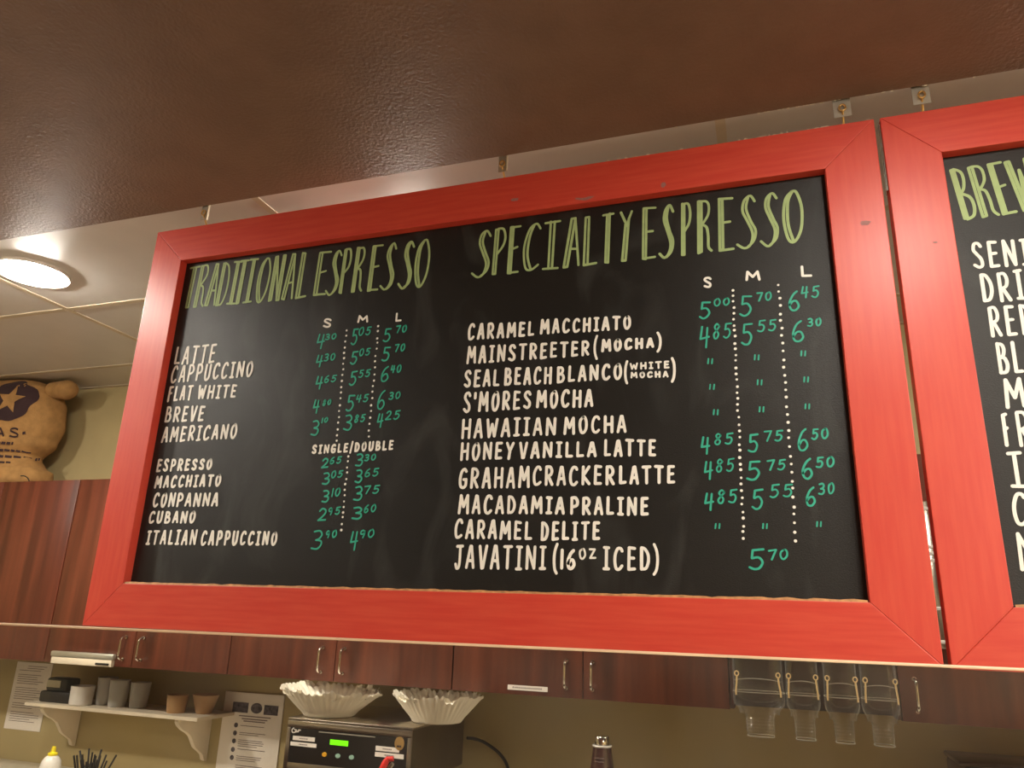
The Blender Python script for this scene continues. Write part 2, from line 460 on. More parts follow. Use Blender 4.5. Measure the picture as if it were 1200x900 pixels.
# ================================================================ setting
XL, XR, YB, YW = -4.6, 3.2, -3.2, 2.85
ZS, ZT = 2.6705, 2.68
struct(box('floor', (XL, YB, -.05), (XR, YW, 0), 'floor'))
struct(box('wall_back', (XL, YW, 0), (XR, YW+.1, ZT), 'wall'))
struct(box('wall_left', (XL-.1, YB, 0), (XL, YW, ZS), 'wall'))
struct(box('wall_right', (XR, YB, 0), (XR+.1, YW, ZS), 'wall'))
struct(box('wall_front', (XL, YB-.1, 0), (XR, YB, ZS), 'room_wall'))
soffit = struct(box('ceiling', (XL, YB, ZS), (XR, 1.455, ZS+.16), 'soffit'))
bm = bmesh.new()
for i in range(34):                      # bare flecks where paint has come off the edge
    x = random.choice([random.uniform(-.1, .36), random.uniform(.02, .36), random.uniform(.1, .3), random.uniform(-1.5, .5)])
    w = random.uniform(.002, .007); h = random.uniform(.0008, .0024)
    bx(bm, (x, 1.4545, ZS-h*.8), (x+w, 1.4562, ZS+h))
o = fin(bm, 'paint_fleck', 'fleck', soffit); o['kind'] = 'stuff'
tc_ = bpy.data.objects.new('ceiling', None); C.objects.link(tc_); struct(tc_)
xs = [-4.6]+[-2.486+1.2215*k for k in range(-1, 5)]+[XR]
ys = [1.36, 1.963, 2.57, YW]
tm = {}
for i in range(len(xs)-1):
    for j in range(len(ys)-1):
        w, d = xs[i+1]-xs[i]-.008, ys[j+1]-ys[j]-.008; key = (round(w, 3), round(d, 3))
        y0 = 1.4575 if j == 0 else ys[j]+.004
        if j == 0: d = ys[1]-.004-y0; key = (round(w, 3), round(d, 3))
        if key not in tm:
            b = bmesh.new(); bx(b, (0, 0, 0), (w, d, .012)); o = fin(b, 'ceiling_tile', 'tile', tc_); tm[key] = o.data
        else:
            o = bpy.data.objects.new('ceiling_tile', tm[key]); C.objects.link(o); o.parent = tc_
        o.location = (xs[i]+.004, y0, ZT+random.uniform(0, .0012))
for x in xs[1:-1]: box('grid_bar', (x-.011, 1.4575, ZT-.002), (x+.011, YW, ZT+.012), 'grid', tc_)
for y in ys[1:-1]:
    for a, b in zip(xs, xs[1:]): box('grid_bar', (a+.011, y-.011, ZT-.0022), (b-.011, y+.011, ZT+.012), 'grid', tc_)
box('wall_angle', (XL, YW-.018, ZT-.002), (XR, YW, ZT+.001), 'grid', tc_)

# ================================================================ recessed lamps
for (x, y, hx, hy, s) in FILL_PANELS:
    t = thing('fill_light_panel', 'added fill light panel out of view to the right, %s one' % ('nearer' if y > -1 else 'farther'), 'ceiling light', (x, y, ZS), 'added fill panels out of view')
    box('panel_frame', (-hx-.02, -hy-.02, -.012), (hx+.02, hy+.02, -.0005), 'ceramic', t)
    box('fill_diffuser', (-hx, -hy, -.018), (hx, hy, -.0125), emit('fill_diffuser', LAMP_COL, s), t)
def downlight(x, y, z, s, r, label):
    t = thing('recessed_ceiling_light', label, 'ceiling light', (x, y, z))
    R = r*1.45; b = bmesh.new()
    lathe(b, [(R, 0), (R, -.010), (R*.985, -.012), (R*.965, -.0105), (R*.86, -.0065), (R*.85, -.0075), (R*.835, -.0060), (R*.74, -.0015), (R*.72, 0)], 48)
    fin(b, 'trim_ring', 'ceramic', t, smooth=True)
    b = bmesh.new(); lathe(b, [(R*.74, -.001), (R*.73, -.007), (R*.70, -.016), (R*.55, -.026), (R*.3, -.031), (.0005, -.032)], 40)
    fin(b, 'lens', emit('lamp_lens', LAMP_COL, s), t, smooth=True)
    return t
for q, lab in zip(KITCHEN_LAMPS, ['round recessed light glowing in the tiled ceiling left of the menu board', 'recessed tiled-ceiling light hidden behind the middle of the wide menu board', 'added fill light in the tiled ceiling, hidden behind the second menu board']):
    downlight(*q, lab)
for q, lab in zip(ROOM_LAMPS, ['recessed light in the brown ceiling off to the left', 'recessed light in the brown ceiling in front of the board gap', 'added fill light in the brown ceiling behind the viewer on the right', 'added fill light in the brown ceiling far to the left', 'added light in the brown ceiling behind the viewer on the left']):
    downlight(*q, lab)

# ================================================================ handwriting
A_ = lambda *p: ('c', list(p))
S_ = lambda *p: ('l', list(p))
G = {
 'A': [S_((0, 0), (.42, 1), (.58, 1), (1, 0)), S_((.2, .33), (.82, .33))],
 'B': [S_((.06, 0), (.06, 1)), A_((.06, 1), (.55, .98), (.78, .8), (.6, .6), (.1, .52)), A_((.1, .52), (.7, .5), (.96, .27), (.7, .04), (.06, 0))],
 'C': [A_((.96, .86), (.78, .99), (.4, .97), (.1, .7), (.04, .35), (.22, .05), (.6, .0), (.96, .14))],
 'D': [S_((.06, 0), (.06, 1)), A_((.06, 1), (.5, .95), (.9, .65), (.9, .32), (.6, .04), (.06, 0))],
 'E': [S_((.92, .98), (.1, 1), (.06, 0), (.95, .02)), S_((.08, .52), (.8, .52))],
 'F': [S_((.95, 1), (.1, .98), (.06, 0)), S_((.08, .52), (.8, .55))],
 'G': [A_((.9, .88), (.6, 1), (.2, .85), (.03, .45), (.15, .1), (.55, .0), (.92, .12), (.94, .42)), S_((.94, .42), (.55, .42))],
 'H': [S_((.06, 0), (.06, 1)), S_((.94, 0), (.94, 1)), S_((.06, .5), (.94, .52))],
 'I': [S_((.5, 0), (.5, 1)), S_((.02, 1), (.98, 1)), S_((.02, 0), (.98, 0))],
 'J': [S_((.15, 1), (1, 1)), A_((.68, 1), (.7, .3), (.55, .04), (.25, .0), (.02, .16))],
 'K': [S_((.06, 0), (.06, 1)), S_((.9, 1), (.1, .48), (.95, 0))],
 'L': [S_((.08, 1), (.06, .02), (.98, .03))],
 'M': [S_((.02, 0), (.12, 1), (.5, .35), (.88, 1), (.98, 0))],
 'N': [S_((.04, 0), (.06, 1), (.92, .02), (.95, 1))],
 'O': [A_((.5, 1), (.12, .8), (.04, .42), (.25, .04), (.6, .0), (.93, .3), (.93, .7), (.7, .98), (.45, .99))],
 'P': [S_((.08, 0), (.08, 1)), A_((.08, 1), (.6, 1), (.93, .78), (.8, .52), (.1, .42))],
 'R': [S_((.06, 0), (.06, 1)), A_((.06, 1), (.6, 1), (.88, .78), (.7, .54), (.1, .46)), S_((.35, .46), (.95, 0))],
 'S': [A_((.92, .85), (.65, 1), (.25, .95), (.1, .74), (.4, .55), (.82, .35), (.85, .1), (.5, .0), (.04, .12))],
 'T': [S_((0, 1), (1, 1)), S_((.5, 1), (.5, 0))],
 'U': [A_((.05, 1), (.06, .35), (.22, .03), (.6, .0), (.9, .25), (.94, 1))],
 'V': [S_((.02, 1), (.42, 0), (.58, 0), (.98, 1))],
 'W': [S_((.02, 1), (.22, 0), (.5, .72), (.76, 0), (.98, 1))],
 'Y': [S_((.02, 1), (.5, .5)), S_((.98, 1), (.5, .5), (.38, 0))],
 'Z': [S_((.05, 1), (.9, .97), (.1, .05), (.98, .03))],
 "'": [S_((.5, 1), (.4, .72))],
 '(': [A_((.9, 1.05), (.3, .8), (.1, .45), (.35, .1), (.95, -.08))],
 ')': [A_((.1, 1.05), (.7, .8), (.9, .45), (.65, .1), (.05, -.08))],
 '/': [S_((0, -.18), (1, 1.2))],
 '"': [S_((0, .1), (.1, .95)), S_((.85, .1), (.95, .95))],
 '0': [A_((.5, 1), (.12, .8), (.04, .42), (.25, .04), (.6, .0), (.93, .3), (.93, .7), (.7, .98), (.45, .99))],
 '1': [S_((.5, 1), (.5, 0))],
 '2': [A_((.08, .78), (.4, 1), (.8, .88), (.82, .62), (.45, .28), (.04, .03)), S_((.04, .03), (.98, .02))],
 '3': [A_((.1, .95), (.6, 1), (.88, .8), (.7, .58), (.35, .5)), A_((.35, .5), (.85, .42), (.92, .18), (.6, -.02), (.04, .06))],
 '4': [S_((.22, 1), (.05, .42), (.98, .5)), S_((.8, .98), (.68, 0))],
 '5': [S_((.98, 1), (.25, .96), (.2, .56)), A_((.2, .56), (.65, .6), (.92, .35), (.7, .05), (.35, -.02), (.02, .08))],
 '6': [A_((.8, 1), (.4, .8), (.1, .4), (.2, .05), (.6, -.02), (.92, .2), (.75, .45), (.4, .45), (.12, .25))],
 '7': [S_((.02, .95), (.98, 1), (.45, 0))],
 '8': [A_((.85, .85), (.5, 1), (.2, .8), (.45, .55), (.8, .3), (.65, .02), (.3, 0), (.12, .25), (.45, .52), (.85, .78), (.8, .92))],
 '9': [A_((.85, .75), (.5, .98), (.12, .8), (.2, .52), (.6, .5), (.85, .8), (.8, .4), (.65, 0))],
}
WD = {'I': .72, 'M': 1.25, 'W': 1.3, "'": .3, '(': .5, ')': .5, '/': .6, '1': .3, 'L': .85, 'H': 1.05, 'N': 1.08, 'J': .9, 'E': .9, 'F': .9}
def stm(a, b, x0=0, w=.24):              # doubled stem: a narrow outlined bar
    return S_((x0+.0, 0), (x0+.02, 1), (x0+w, 1), (x0+w-.01, 0), (x0, 0))
H = {
 'B': [stm(0, 0), A_((.24, 1), (.7, .93), (.78, .78), (.6, .6), (.27, .5)), A_((.27, .5), (.85, .42), (.98, .25), (.75, .06), (.22, 0))],
 'R': [stm(0, 0), A_((.24, 1), (.62, 1), (.8, .88), (.72, .7), (.26, .52)), A_((.3, .53), (.62, .48), (.72, .3), (.74, .1), (.95, 0))],
 'E': [stm(0, 0, 0, .26), S_((.02, 1), (1, 1)), S_((.26, .52), (.8, .54)), S_((0, 0), (1, .01))],
 'W': [S_((0, 1), (.18, 0), (.36, 0), (.2, 1), (0, 1)), S_((.36, 0), (.56, .8), (.72, 0), (1, 1))],
 'T': [S_((0, 1), (1, 1)), S_((.38, 1), (.34, 0), (.6, 0), (.64, 1))],
 'A': [S_((0, 0), (.42, 1), (.66, 1), (.26, 0), (0, 0)), S_((.66, 1), (1, 0)), S_((.4, .36), (.86, .36))],
 'D': [stm(0, 0), A_((.24, 1), (.7, .92), (.96, .6), (.9, .25), (.6, .03), (.22, 0))],
 'I': [S_((0, 1), (1, 1)), S_((0, 0), (1, 0)), S_((.38, 1), (.36, 0)), S_((.64, 1), (.62, 0))],
 'O': [A_((.5, 1), (.12, .82), (.0, .45), (.2, .05), (.55, .0), (.9, .25), (.98, .65), (.75, .96), (.48, 1)), A_((.5, .98), (.26, .78), (.22, .35), (.45, .03))],
 'N': [stm(0, 0, 0, .22), S_((.22, 1), (.74, 0)), S_((.74, 0), (.78, 1), (.98, 1), (.96, 0), (.74, 0))],
 'L': [stm(0, 0, .05, .3), S_((.05, 0), (1, .02))],
 'S': [A_((.95, .88), (.72, 1), (.4, .92), (.32, .72), (.55, .5), (.8, .25), (.66, .05), (.35, -.02), (0, .08)), A_((.62, .97), (.5, .75), (.72, .5), (.95, .3), (.85, .1), (.5, .0))],
 'P': [stm(0, 0), A_((.24, 1), (.7, .98), (.9, .8), (.75, .6), (.27, .45))],
 'C': [A_((1, .9), (.75, 1), (.3, .9), (.02, .5), (.15, .08), (.5, .0), (.98, .12)), A_((.6, .98), (.35, .75), (.25, .35), (.5, .03))],
 'Y': [S_((0, 1), (.42, .78)), S_((1, 1), (.5, .7)), S_((.74, .86), (.5, 0), (.2, 0), (.46, .76))],
}
def glyph(bm, ch, x0, z0, x1, z1, h0, h1, w, y, font, jit=.02, lean=0):
    for kind, pts in font[ch]:
        q = []
        for u, v in pts:
            u += random.uniform(-jit, jit); v += random.uniform(-jit, jit)
            zb = z0+(z1-z0)*u; h = h0+(h1-h0)*u
            q.append((x0+(x1-x0)*u+lean*v*h, zb+h*v))
        if math.hypot(pts[0][0]-pts[-1][0], pts[0][1]-pts[-1][1]) < .1: q[-1] = q[0]
        ww = w*random.uniform(.92, 1.06)
        if kind == 'c': stroke(bm, catmull(q, 5), ww, y)
        else:
            for q0, q1 in zip(q, q[1:]): stroke(bm, [q0, q1], ww, y)
def letter_widths(t): return [WD.get(c, 1.0) for c in t]
STY = {'h': ('heading_lettering', 'green_pen', .0056, .012, .02), 'w': ('lettering', 'white_pen', .0062, .018, .02), 't': ('lettering', 'white_pen', .0042, .02, 0), 'c': ('column_heading', 'white_pen', .0050, .02, 0),
       'p': ('price', 'teal_pen', .0040, .02, .05), 's': ('price_cents', 'teal_pen', .0034, .02, .1)}

# ================================================================ menu boards
YF, YC = 1.455, 1.478
FW, FH = .1004, .0989
def rail(bm, poly, th):
    prism(bm, poly, 0, th)
    bmesh.ops.bevel(bm, geom=list(bm.edges), offset=.0014, segments=2, profile=.5, affect='EDGES')
def menu_board(x0, x1, z0, z1, label, group):
    t = thing('menu_board', label, 'menu board', (x0, YF, z0), group)
    w, h = x1-x0, z1-z0; th = .029
    for nm, poly, m in (('top_rail', [(0, h), (w, h), (w-FW, h-FH), (FW, h-FH)], 'red'), ('bottom_rail', [(0, 0), (FW, FH), (w-FW, FH), (w, 0)], 'red'),
                        ('left_stile', [(0, 0), (0, h), (FW, h-FH), (FW, FH)], 'red_v'), ('right_stile', [(w, 0), (w-FW, FH), (w-FW, h-FH), (w, h)], 'red_v')):
        b = bmesh.new(); rail(b, poly, th); fin(b, nm, m, t)
    box('chalkboard_panel', (FW-.006, YC-YF, FH-.006), (w-FW+.006, YC-YF+.005, h-FH+.006), 'chalk', t)
    box('backing_board', (.01, th+.0002, .01), (w-.01, th+.004, h-.01), 'wood_dark', t)
    # worn, unpainted inner edge of the bottom rail
    b = bmesh.new(); n = 150; x = FW+.003; st = (w-2*FW-.006)/n; A, B = [], []
    for i in range(n+1):
        q = x+st*i; e = .0042+.0022*noise.noise(Vector((q*38, z0*9, 1)))+.0012*noise.noise(Vector((q*150, 3, 1)))
        A.append((b.verts.new((q, .0012, FH-.0012)), b.verts.new((q, .0035, FH+e)), b.verts.new((q, .020, FH+e*.8))))
    for a, c in zip(A, A[1:]):
        b.faces.new((a[0], c[0], c[1], a[1])); b.faces.new((a[1], c[1], c[2], a[2]))
    o = fin(b, 'worn_edge', 'worn', t); o['label'] = 'bare tan inner edge of the bottom rail'
    return t
B1 = menu_board(-1.5676, .2578, EYE-.0585, EYE+.9906, 'wide red framed chalkboard listing traditional and specialty espresso drinks with prices', 'red framed chalk menu boards')
B2 = menu_board(.2690, 2.0944, EYE-.0605, EYE+.9906, 'red framed chalkboard cut off at the right, headed in green with brewed drinks', 'red framed chalk menu boards')
box('side_strip', (-.0042, .004, 1.051-.165), (-.0004, .026, 1.051-.012), 'chrome', B2)['label'] = 'shiny metal strip on the left edge'
BO = [Vector((-1.5676, YF, EYE-.0585)), Vector((.2690, YF, EYE-.0605))]
for row in TEXT.strip().split('\n'):
    bd, k, t, *v = row.split(' '); v = [int(a)*1e-4 for a in v]; bd = int(bd); o = BO[bd]
    X0, Z0, H0, X1, Z1, H1 = v; nm, mm, sw, jit, lean = STY[k]
    if k == 'w' and t in '()': sw = .0055
    if t == '"': sw = .0030
    if '/' in t: sw = .0050
    b = bmesh.new(); ws = letter_widths(t); gap = .26; tot = sum(ws)+gap*(len(t)-1); at_ = 0
    for c, lw in zip(t, ws):
        ua, ub = at_/tot, (at_+lw)/tot; at_ += lw+gap
        sh = random.uniform(-.02, .02)*H0 if k in 'wh' and len(t) > 1 else 0
        L_ = lambda a, b_, u: a+(b_-a)*u
        x0 = L_(X0, X1, ua)+sw*.5; x1 = L_(X0, X1, ub)-sw*.5; zz0 = L_(Z0, Z1, ua)+sw*.5+sh; zz1 = L_(Z0, Z1, ub)+sw*.5+sh
        h0 = L_(H0, H1, ua)-sw; h1 = L_(H0, H1, ub)-sw
        font = H if k == 'h' else G
        if c == 'I' and len(t) == 1 and k == 'w': x0, x1 = X0+sw*.4, X1-sw*.4
        glyph(b, c, x0-o.x, zz0-o.z, x1-o.x, zz1-o.z, h0, h1, sw, YC-YF-.0006, font, jit if (x1-x0) > .01 else jit*.6, lean if k != 'h' else (.03 if bd == 0 else -.1))
    fin(b, nm, mm, (B1, B2)[bd])
for (xa, za, xb, zb, n) in DOTS:
    b = bmesh.new()
    for i in range(n):
        u = (i+random.uniform(-.15, .15))/(n-1)
        dot(b, xa+(xb-xa)*u-BO[0].x+random.uniform(-.0012, .0012), za+(zb-za)*u-BO[0].z, .0028*random.uniform(.85, 1.15), YC-YF-.0006, 8)
    fin(b, 'dotted_line', 'white_pen', B1)
# scuffs and bare flecks on the frames
for (bd, x, z, rx, rz, n) in [(0, -.512, .926, .010, .004, 3), (0, -.345, .900, .022, .0035, 5), (0, -.169, .908, .006, .007, 3), (0, .22, .758, .009, .005, 2), (1, .335, .70, .004, .002, 2)]:
    b = bmesh.new()
    N = 26; ring = []
    for k in range(N):
        a = 2*PI*k/N; e = 1+.45*noise.noise(Vector((2*math.cos(a), 2*math.sin(a), x*9)))+.2*noise.noise(Vector((6*math.cos(a), 6*math.sin(a), x*5)))
        u, v = rx*e*math.cos(a), rz*e*math.sin(a); ring.append(b.verts.new((x-BO[bd].x+u, -.0003, z+EYE-BO[bd].z+v+.25*abs(u)*(1 if n > 4 else 0))))
    b.faces.new(ring)
    o = fin(b, 'scuff_mark', 'scuff', (B1, B2)[bd]); o['label'] = 'grey scuff on the red paint'
bm = bmesh.new()
for i in range(30):
    x = random.choice([random.uniform(1.25, 1.82), random.uniform(1.6, 1.82)]); w = random.uniform(.002, .008)
    bx(bm, (x, -.0006, 1.0485), (min(x+w, 1.824), .003, 1.0485+random.uniform(.001, .003)))
o = fin(bm, 'paint_fleck', 'fleck', B1); o['kind'] = 'stuff'

# ================================================================ hanging brackets
def bracket(xc, w, flange, label):
    t = thing('hanging_bracket', label, 'bracket', (xc, 1.4605, ZT), 'zinc brackets hanging the menu boards')
    box('plate', (-w/2, 0, -.049), (w/2, .0016, 0), 'zinc', t)
    if flange: box('flange', (w/2-.0016, -.004, -.053 if flange > 1 else -.048), (w/2+.0012, .0018, 0), 'grid', t)
    b = bmesh.new(); pts = [(.006*math.cos(a), -.005, -.030+.0075*math.sin(a)) for a in [2*PI*i/16 for i in range(16)]]
    tube(b, pts, .0021, 8, loop=True); fin(b, 'ring', 'brass', t, smooth=True, angle=0)
    b = bmesh.new(); pts = [(0, -.003, -.037), (0, .002, -.044), (.001, .007, -.052), (.001, .012, -.0585), (.001, .014, -.0687)]
    tube(b, pts, .0023, 8); fin(b, 'screw_eye', 'brass', t, smooth=True)
    return t
bracket(-1.419, .024, 2, 'leftmost bracket above the left end of the wide menu board')
bracket(-.547, .022, 1, 'bracket above the middle of the wide menu board')
bracket(.2025, .034, 0, 'square zinc bracket above the right end of the wide menu board')
bracket(.350, .032, 0, 'square zinc bracket above the left end of the second menu board')

# ================================================================ glass screen and front counter
cnt = thing('front_counter', 'customer counter under the glass screen, below the view', 'counter', (-4.3, .80, 0))
box('counter_body', (0, .06, 0), (6.4, .62, 1.03), 'wood', cnt); box('counter_top', (-.02, 0, 1.0302), (6.42, .64, 1.07), 'counter', cnt, bev=.004)
gz = EYE-.0475
ga, gb_ = Vector((-2.75, 1.00, 0)), Vector((2.35, 1.00, 0))
# the pane runs slightly askew to the boards: nearer on the left
def gy(x): return 1.2525+.0925*x
g = thing('glass_screen', 'clear glass sneeze screen with a bright polished top edge below the boards', 'glass screen', (-4.2, gy(-4.2), 1.0705))
dx, dy = 6.0, gy(1.8)-gy(-4.2); L_ = math.hypot(dx, dy); g.rotation_euler = (0, 0, math.atan2(dy, dx))
box('pane', (0, 0, 0), (L_, .008, gz-1.0705-.0042), 'glass', g)
b = bmesh.new(); bx(b, (0, -.0002, gz-1.0705-.0041), (L_, .0082, gz-1.0705), .001); o = fin(b, 'polished_edge', 'glass_edge', g, smooth=True); o['label'] = 'bright polished top edge'

# ================================================================ wall cabinets
ZB, ZTOP, YD = EYE-.249, EYE+.507, 2.5
def pull(parent, x, z0, z1, name='handle'):
    b = bmesh.new(); y = -.0005
    pts = [(x, y, z1), (x, y-.012, z1), (x, y-.024, z1-.005), (x, y-.028, z1-.016), (x, y-.028, z0+.016), (x, y-.024, z0+.005), (x, y-.012, z0), (x, y, z0)]
    tube(b, catmull(pts, 3), .0042, 10)
    for z in (z0, z1): tube(b, [(x, y, z), (x, y-.005, z)], .0065, 10)
    return fin(b, name, 'chrome', parent, smooth=True)
def cabinet(x0, x1, ndoor, hand, label, mid=None):
    t = thing('wall_cabinet', label, 'cabinet', (x0, YD, ZB), 'mahogany wall cabinets along the back wall')
    w = x1-x0; h = ZTOP-ZB
    box('cabinet_body', (.0015, .0205, 0), (w-.0015, YW-YD-.001, h), 'wood', t)
    dw = w/ndoor
    for k in range(ndoor):
        d = box('cabinet_door', (k*dw+.0015, 0, .001), ((k+1)*dw-.0015, .0195, h-.001), 'wood', t, bev=.001)
        hx = hand[k]
        if hx is not None: pull(d, hx-x0, .0305, .1135)
    return t
cabinet(-3.77, -2.862, 2, [-3.36, -3.27], 'wall cabinet at the far left with the coffee sack on top')
cabinet(-2.86, -1.952, 2, [-2.450, -2.361], 'wall cabinet second from the left, under the left end of the menu board')
cabinet(-1.95, -1.042, 2, [-1.548, -1.460], 'wall cabinet above the coffee brewer with its paired chrome pulls')
cab4 = cabinet(-1.04, -.140, 2, [-.644, -.558], 'wall cabinet with a printed white label strip on its left door')
cabinet(.322, 1.232, 2, [.363, 1.19], 'wall cabinet right of the clear dispensers, left door pull showing')
cabinet(1.234, 2.142, 2, [1.64, 1.73], 'wall cabinet at the far right')
# printed strip on the door
s = box('label_strip', (-.842, YD-.0012, EYE-.2345), (-.706, YD-.0001, EYE-.2195), 'paper'); tag(s, 'narrow white label strip stuck low on a mahogany cabinet door', 'label')
s.location = (0, 0, 0)
b = bmesh.new()
for k in range(15): bx(b, (-.825+k*.0068, YD-.0016, EYE-.2290), (-.825+k*.0068+.0042, YD-.00125, EYE-.2250+random.uniform(0, .001)))
o = fin(b, 'print', 'print', s); o['kind'] = 'stuff'

# ================================================================ clear bulk dispensers in their bay
rk = thing('dispenser_rack', 'black backed rack holding the four clear dispensers under the board', 'rack', (-.138, 2.5, EYE-.245))
W_ = .458
box('back_panel', (.0, .10, 0), (W_, .112, .75), 'black_soft', rk); box('side_panel', (0, 0, 0), (.010, .099, .75), 'wood_dark', rk); box('side_panel', (W_-.010, 0, 0), (W_, .099, .75), 'wood_dark', rk)
box('top_panel', (.0105, 0, .738), (W_-.0105, .099, .75), 'wood_dark', rk)
box('hanging_rail', (.0105, .080, .150), (W_-.0105, .090, .165), 'steel', rk)
def dispenser(xc, w, neck, label):
    zb = EYE-.309
    t = thing('clear_dispenser', label, 'dispenser', (xc, 2.462, zb), 'clear plastic dispensers in the black rack')
    def sec(z, hw, hd, n=28, p=3.2):
        r = []
        for i in range(n):
            a = 2*PI*i/n; ca, sa = math.cos(a), math.sin(a)
            r.append((hw*math.copysign(abs(ca)**(2/p), ca), hd*math.copysign(abs(sa)**(2/p), sa), z))
        return r
    def loft(b, secs):
        rings = [[b.verts.new(v) for v in s] for s in secs]
        for A, B in zip(rings, rings[1:]):
            for i in range(len(A)): b.faces.new((A[i], A[(i+1) % len(A)], B[(i+1) % len(A)], B[i]))
    hw, nk = w/2, neck/2
    b = bmesh.new(); loft(b, [sec(.26, hw*.96, .038), sec(.15, hw*.97, .039), sec(.118, hw*1.0, .042), sec(.098, hw*1.03, .044, p=2.8), sec(.084, hw*.98, .042, p=2.6), sec(.070, hw*.80, .037, p=2.4), sec(.058, (hw*.45+nk*.62), .031, p=2.4)])
    fin(b, 'hopper', 'acrylic', t, smooth=True)
    b = bmesh.new(); secs = [sec(.058, nk*1.08, .030, p=2.6)]
    for k in range(5):
        z = .052-k*.009; secs += [sec(z, nk*1.05, .029, p=2.8), sec(z-.003, nk*.98, .027, p=2.8), sec(z-.006, nk*.98, .027, p=2.8)]
    secs.append(sec(0, nk*.96, .027, p=2.8)); loft(b, secs); fin(b, 'spout', 'acrylic', t, smooth=True)
    for z, q in ((.0005, nk*.97), (.118, hw*1.005)):
        b = bmesh.new(); d = .0275 if z < .1 else .0425
        tube(b, sec(z, q, d, 32), .0011, 6, loop=True); fin(b, 'rim', 'acrylic_rim', t, smooth=True)
    b = bmesh.new(); tube(b, [(x*.9, -.0405, .150+.006*(1-(x/hw)**2)) for x in [hw*(i/6-1) for i in range(13)]], .0012, 6); fin(b, 'rim', 'acrylic_rim', t, smooth=True)
    for s_ in (-1, 1):                  # wire hook with an eye at its top
        b = bmesh.new(); x = s_*hw*.80; x2 = x+s_*hw*.06; y = -.047
        tube(b, [(x+.0055*math.cos(a), y, .168+.0065*math.sin(a)) for a in [2*PI*i/14 for i in range(14)]], .0017, 6, loop=True)
        tube(b, [(x, y, .162), (x+s_*.001, y, .145), (x2, y, .122), (x2, y+.002, .110)], .0024, 6)
        fin(b, 'hook', 'cream', t, smooth=True)
    return t
dispenser(-.056, .142, .076, 'widest clear dispenser, first from the left under the boards')
dispenser(.065, .090, .054, 'clear narrow dispenser just right of the widest one')
dispenser(.167, .090, .050, 'third clear dispenser from the left in the rack')
dispenser(.266, .094, .052, 'rightmost clear dispenser in the rack, beside the cabinet pull')

# cup tube seen through the gap between the boards
t = thing('cup_tube', 'steel cup tube with white cups glimpsed through the gap between boards', 'cup dispenser', (.453, 2.455, EYE-.05))
b = bmesh.new(); lathe(b, [(.030, 0), (.033, .004), (.033, .40), (.030, .404)], 20, closed=True); fin(b, 'tube', 'steel', t, smooth=True)
for z in (.012, .10, .23, .25, .268, .375):
    b = bmesh.new(); lathe(b, [(.0331, z), (.036, z+.002), (.036, z+.008), (.0331, z+.010)], 20); fin(b, 'collar', 'ceramic', t, smooth=True)
box('mounting_plate', (-.02, .0335, .02), (.02, .0445, .38), 'steel_dark', t)

# slim box at the foot of the left cabinet
t = thing('slim_dispenser_box', 'slim silver box fixed to the bottom edge of the left cabinet door', 'dispenser', (-2.81, YD-.0205, EYE-.250))
b = bmesh.new(); bx(b, (0, 0, .026), (.326, .020, .048), .005); fin(b, 'cover', 'zinc', t, smooth=True)
box('front_slot', (.006, .003, .0), (.320, .020, .0255), 'melamine', t, bev=.002)
box('cutter', (.245, -.002, .006), (.31, .0028, .013), 'black_soft', t)

# ================================================================ back counter
t = thing('back_counter', 'worktop along the back wall, below the view', 'counter', (-4.4, 2.2, 0))
box('cabinet_base', (0, .03, 0), (7.2, .645, .875), 'wood', t); box('worktop', (-.02, 0, .8752), (7.22, .648, .915), 'counter', t, bev=.004)
ZC = .9153

# ================================================================ coffee brewer
bw = thing('coffee_brewer', 'stainless steel coffee brewer with black control panel and green screen', 'coffee brewer', (-1.551, 2.33, ZC))
ht = EYE-.349-ZC; w = .459
box('housing', (.004, .004, ht-.17), (w-.004, .437, ht-.0085), 'steel_dark', bw)
b = bmesh.new(); bx(b, (0, 0, ht-.008), (w, .44, ht), .003); fin(b, 'top_plate', 'steel', bw, smooth=True)
b = bmesh.new(); bx(b, (.002, -.002, ht-.030), (w-.002, .0035, ht-.0085), .002); fin(b, 'front_trim', 'steel', bw, smooth=True)
box('front_trim', (.002, -.002, ht-.17), (.0165, .0035, ht-.0305), 'steel', bw, bev=.001); box('front_trim', (w-.0165, -.002, ht-.17), (w-.002, .0035, ht-.0305), 'steel', bw, bev=.001)
box('front_trim', (.017, -.002, ht-.17), (w-.017, .0035, ht-.134), 'steel', bw, bev=.001)
pz = lambda z: z+EYE-ZC
cp = box('control_panel', (.017, -.001, ht-.1335), (w-.017, .0035, ht-.0305), 'black', bw)
def onp(name, xa, xb, za, zb, m, y=-.0024):
    o = box(name, (xa+1.551, y, pz(min(za, zb))), (xb+1.551, -.0011, pz(max(za, zb))), m, cp); return o
onp('screen', -1.383, -1.317, -.404, -.4195, 'lcd'); onp('accent_line', -1.428, -1.222, -.3835, -.3865, 'zinc')
for q in ((-1.523, -1.44, -.4035, -.416), (-1.53, -1.432, -.4215, -.433), (-1.217, -1.135, -.4095, -.423), (-1.218, -1.118, -.427, -.440)):
    l = onp('label_strip', *q, 'paper')
    b = bmesh.new(); c = (q[0]+q[1])/2+1.551; z = pz((q[2]+q[3])/2)
    for k in range(6): bx(b, (c-.016+k*.0054, -.0028, z-.0018), (c-.016+k*.0054+.0036, -.00245, z+.0018))
    o = fin(b, 'print', 'print', cp); o['kind'] = 'stuff'
for x, m in ((-1.399, 'amber'), (-1.3495, 'mint'), (-1.300, 'mint')):
    b = bmesh.new(); b2 = [(x+1.551+.0085*math.cos(2*PI*i/18), pz(-.4495)+.0065*math.sin(2*PI*i/18)) for i in range(18)]; prism(b, b2, -.004, -.0011); fin(b, 'button', m, cp)
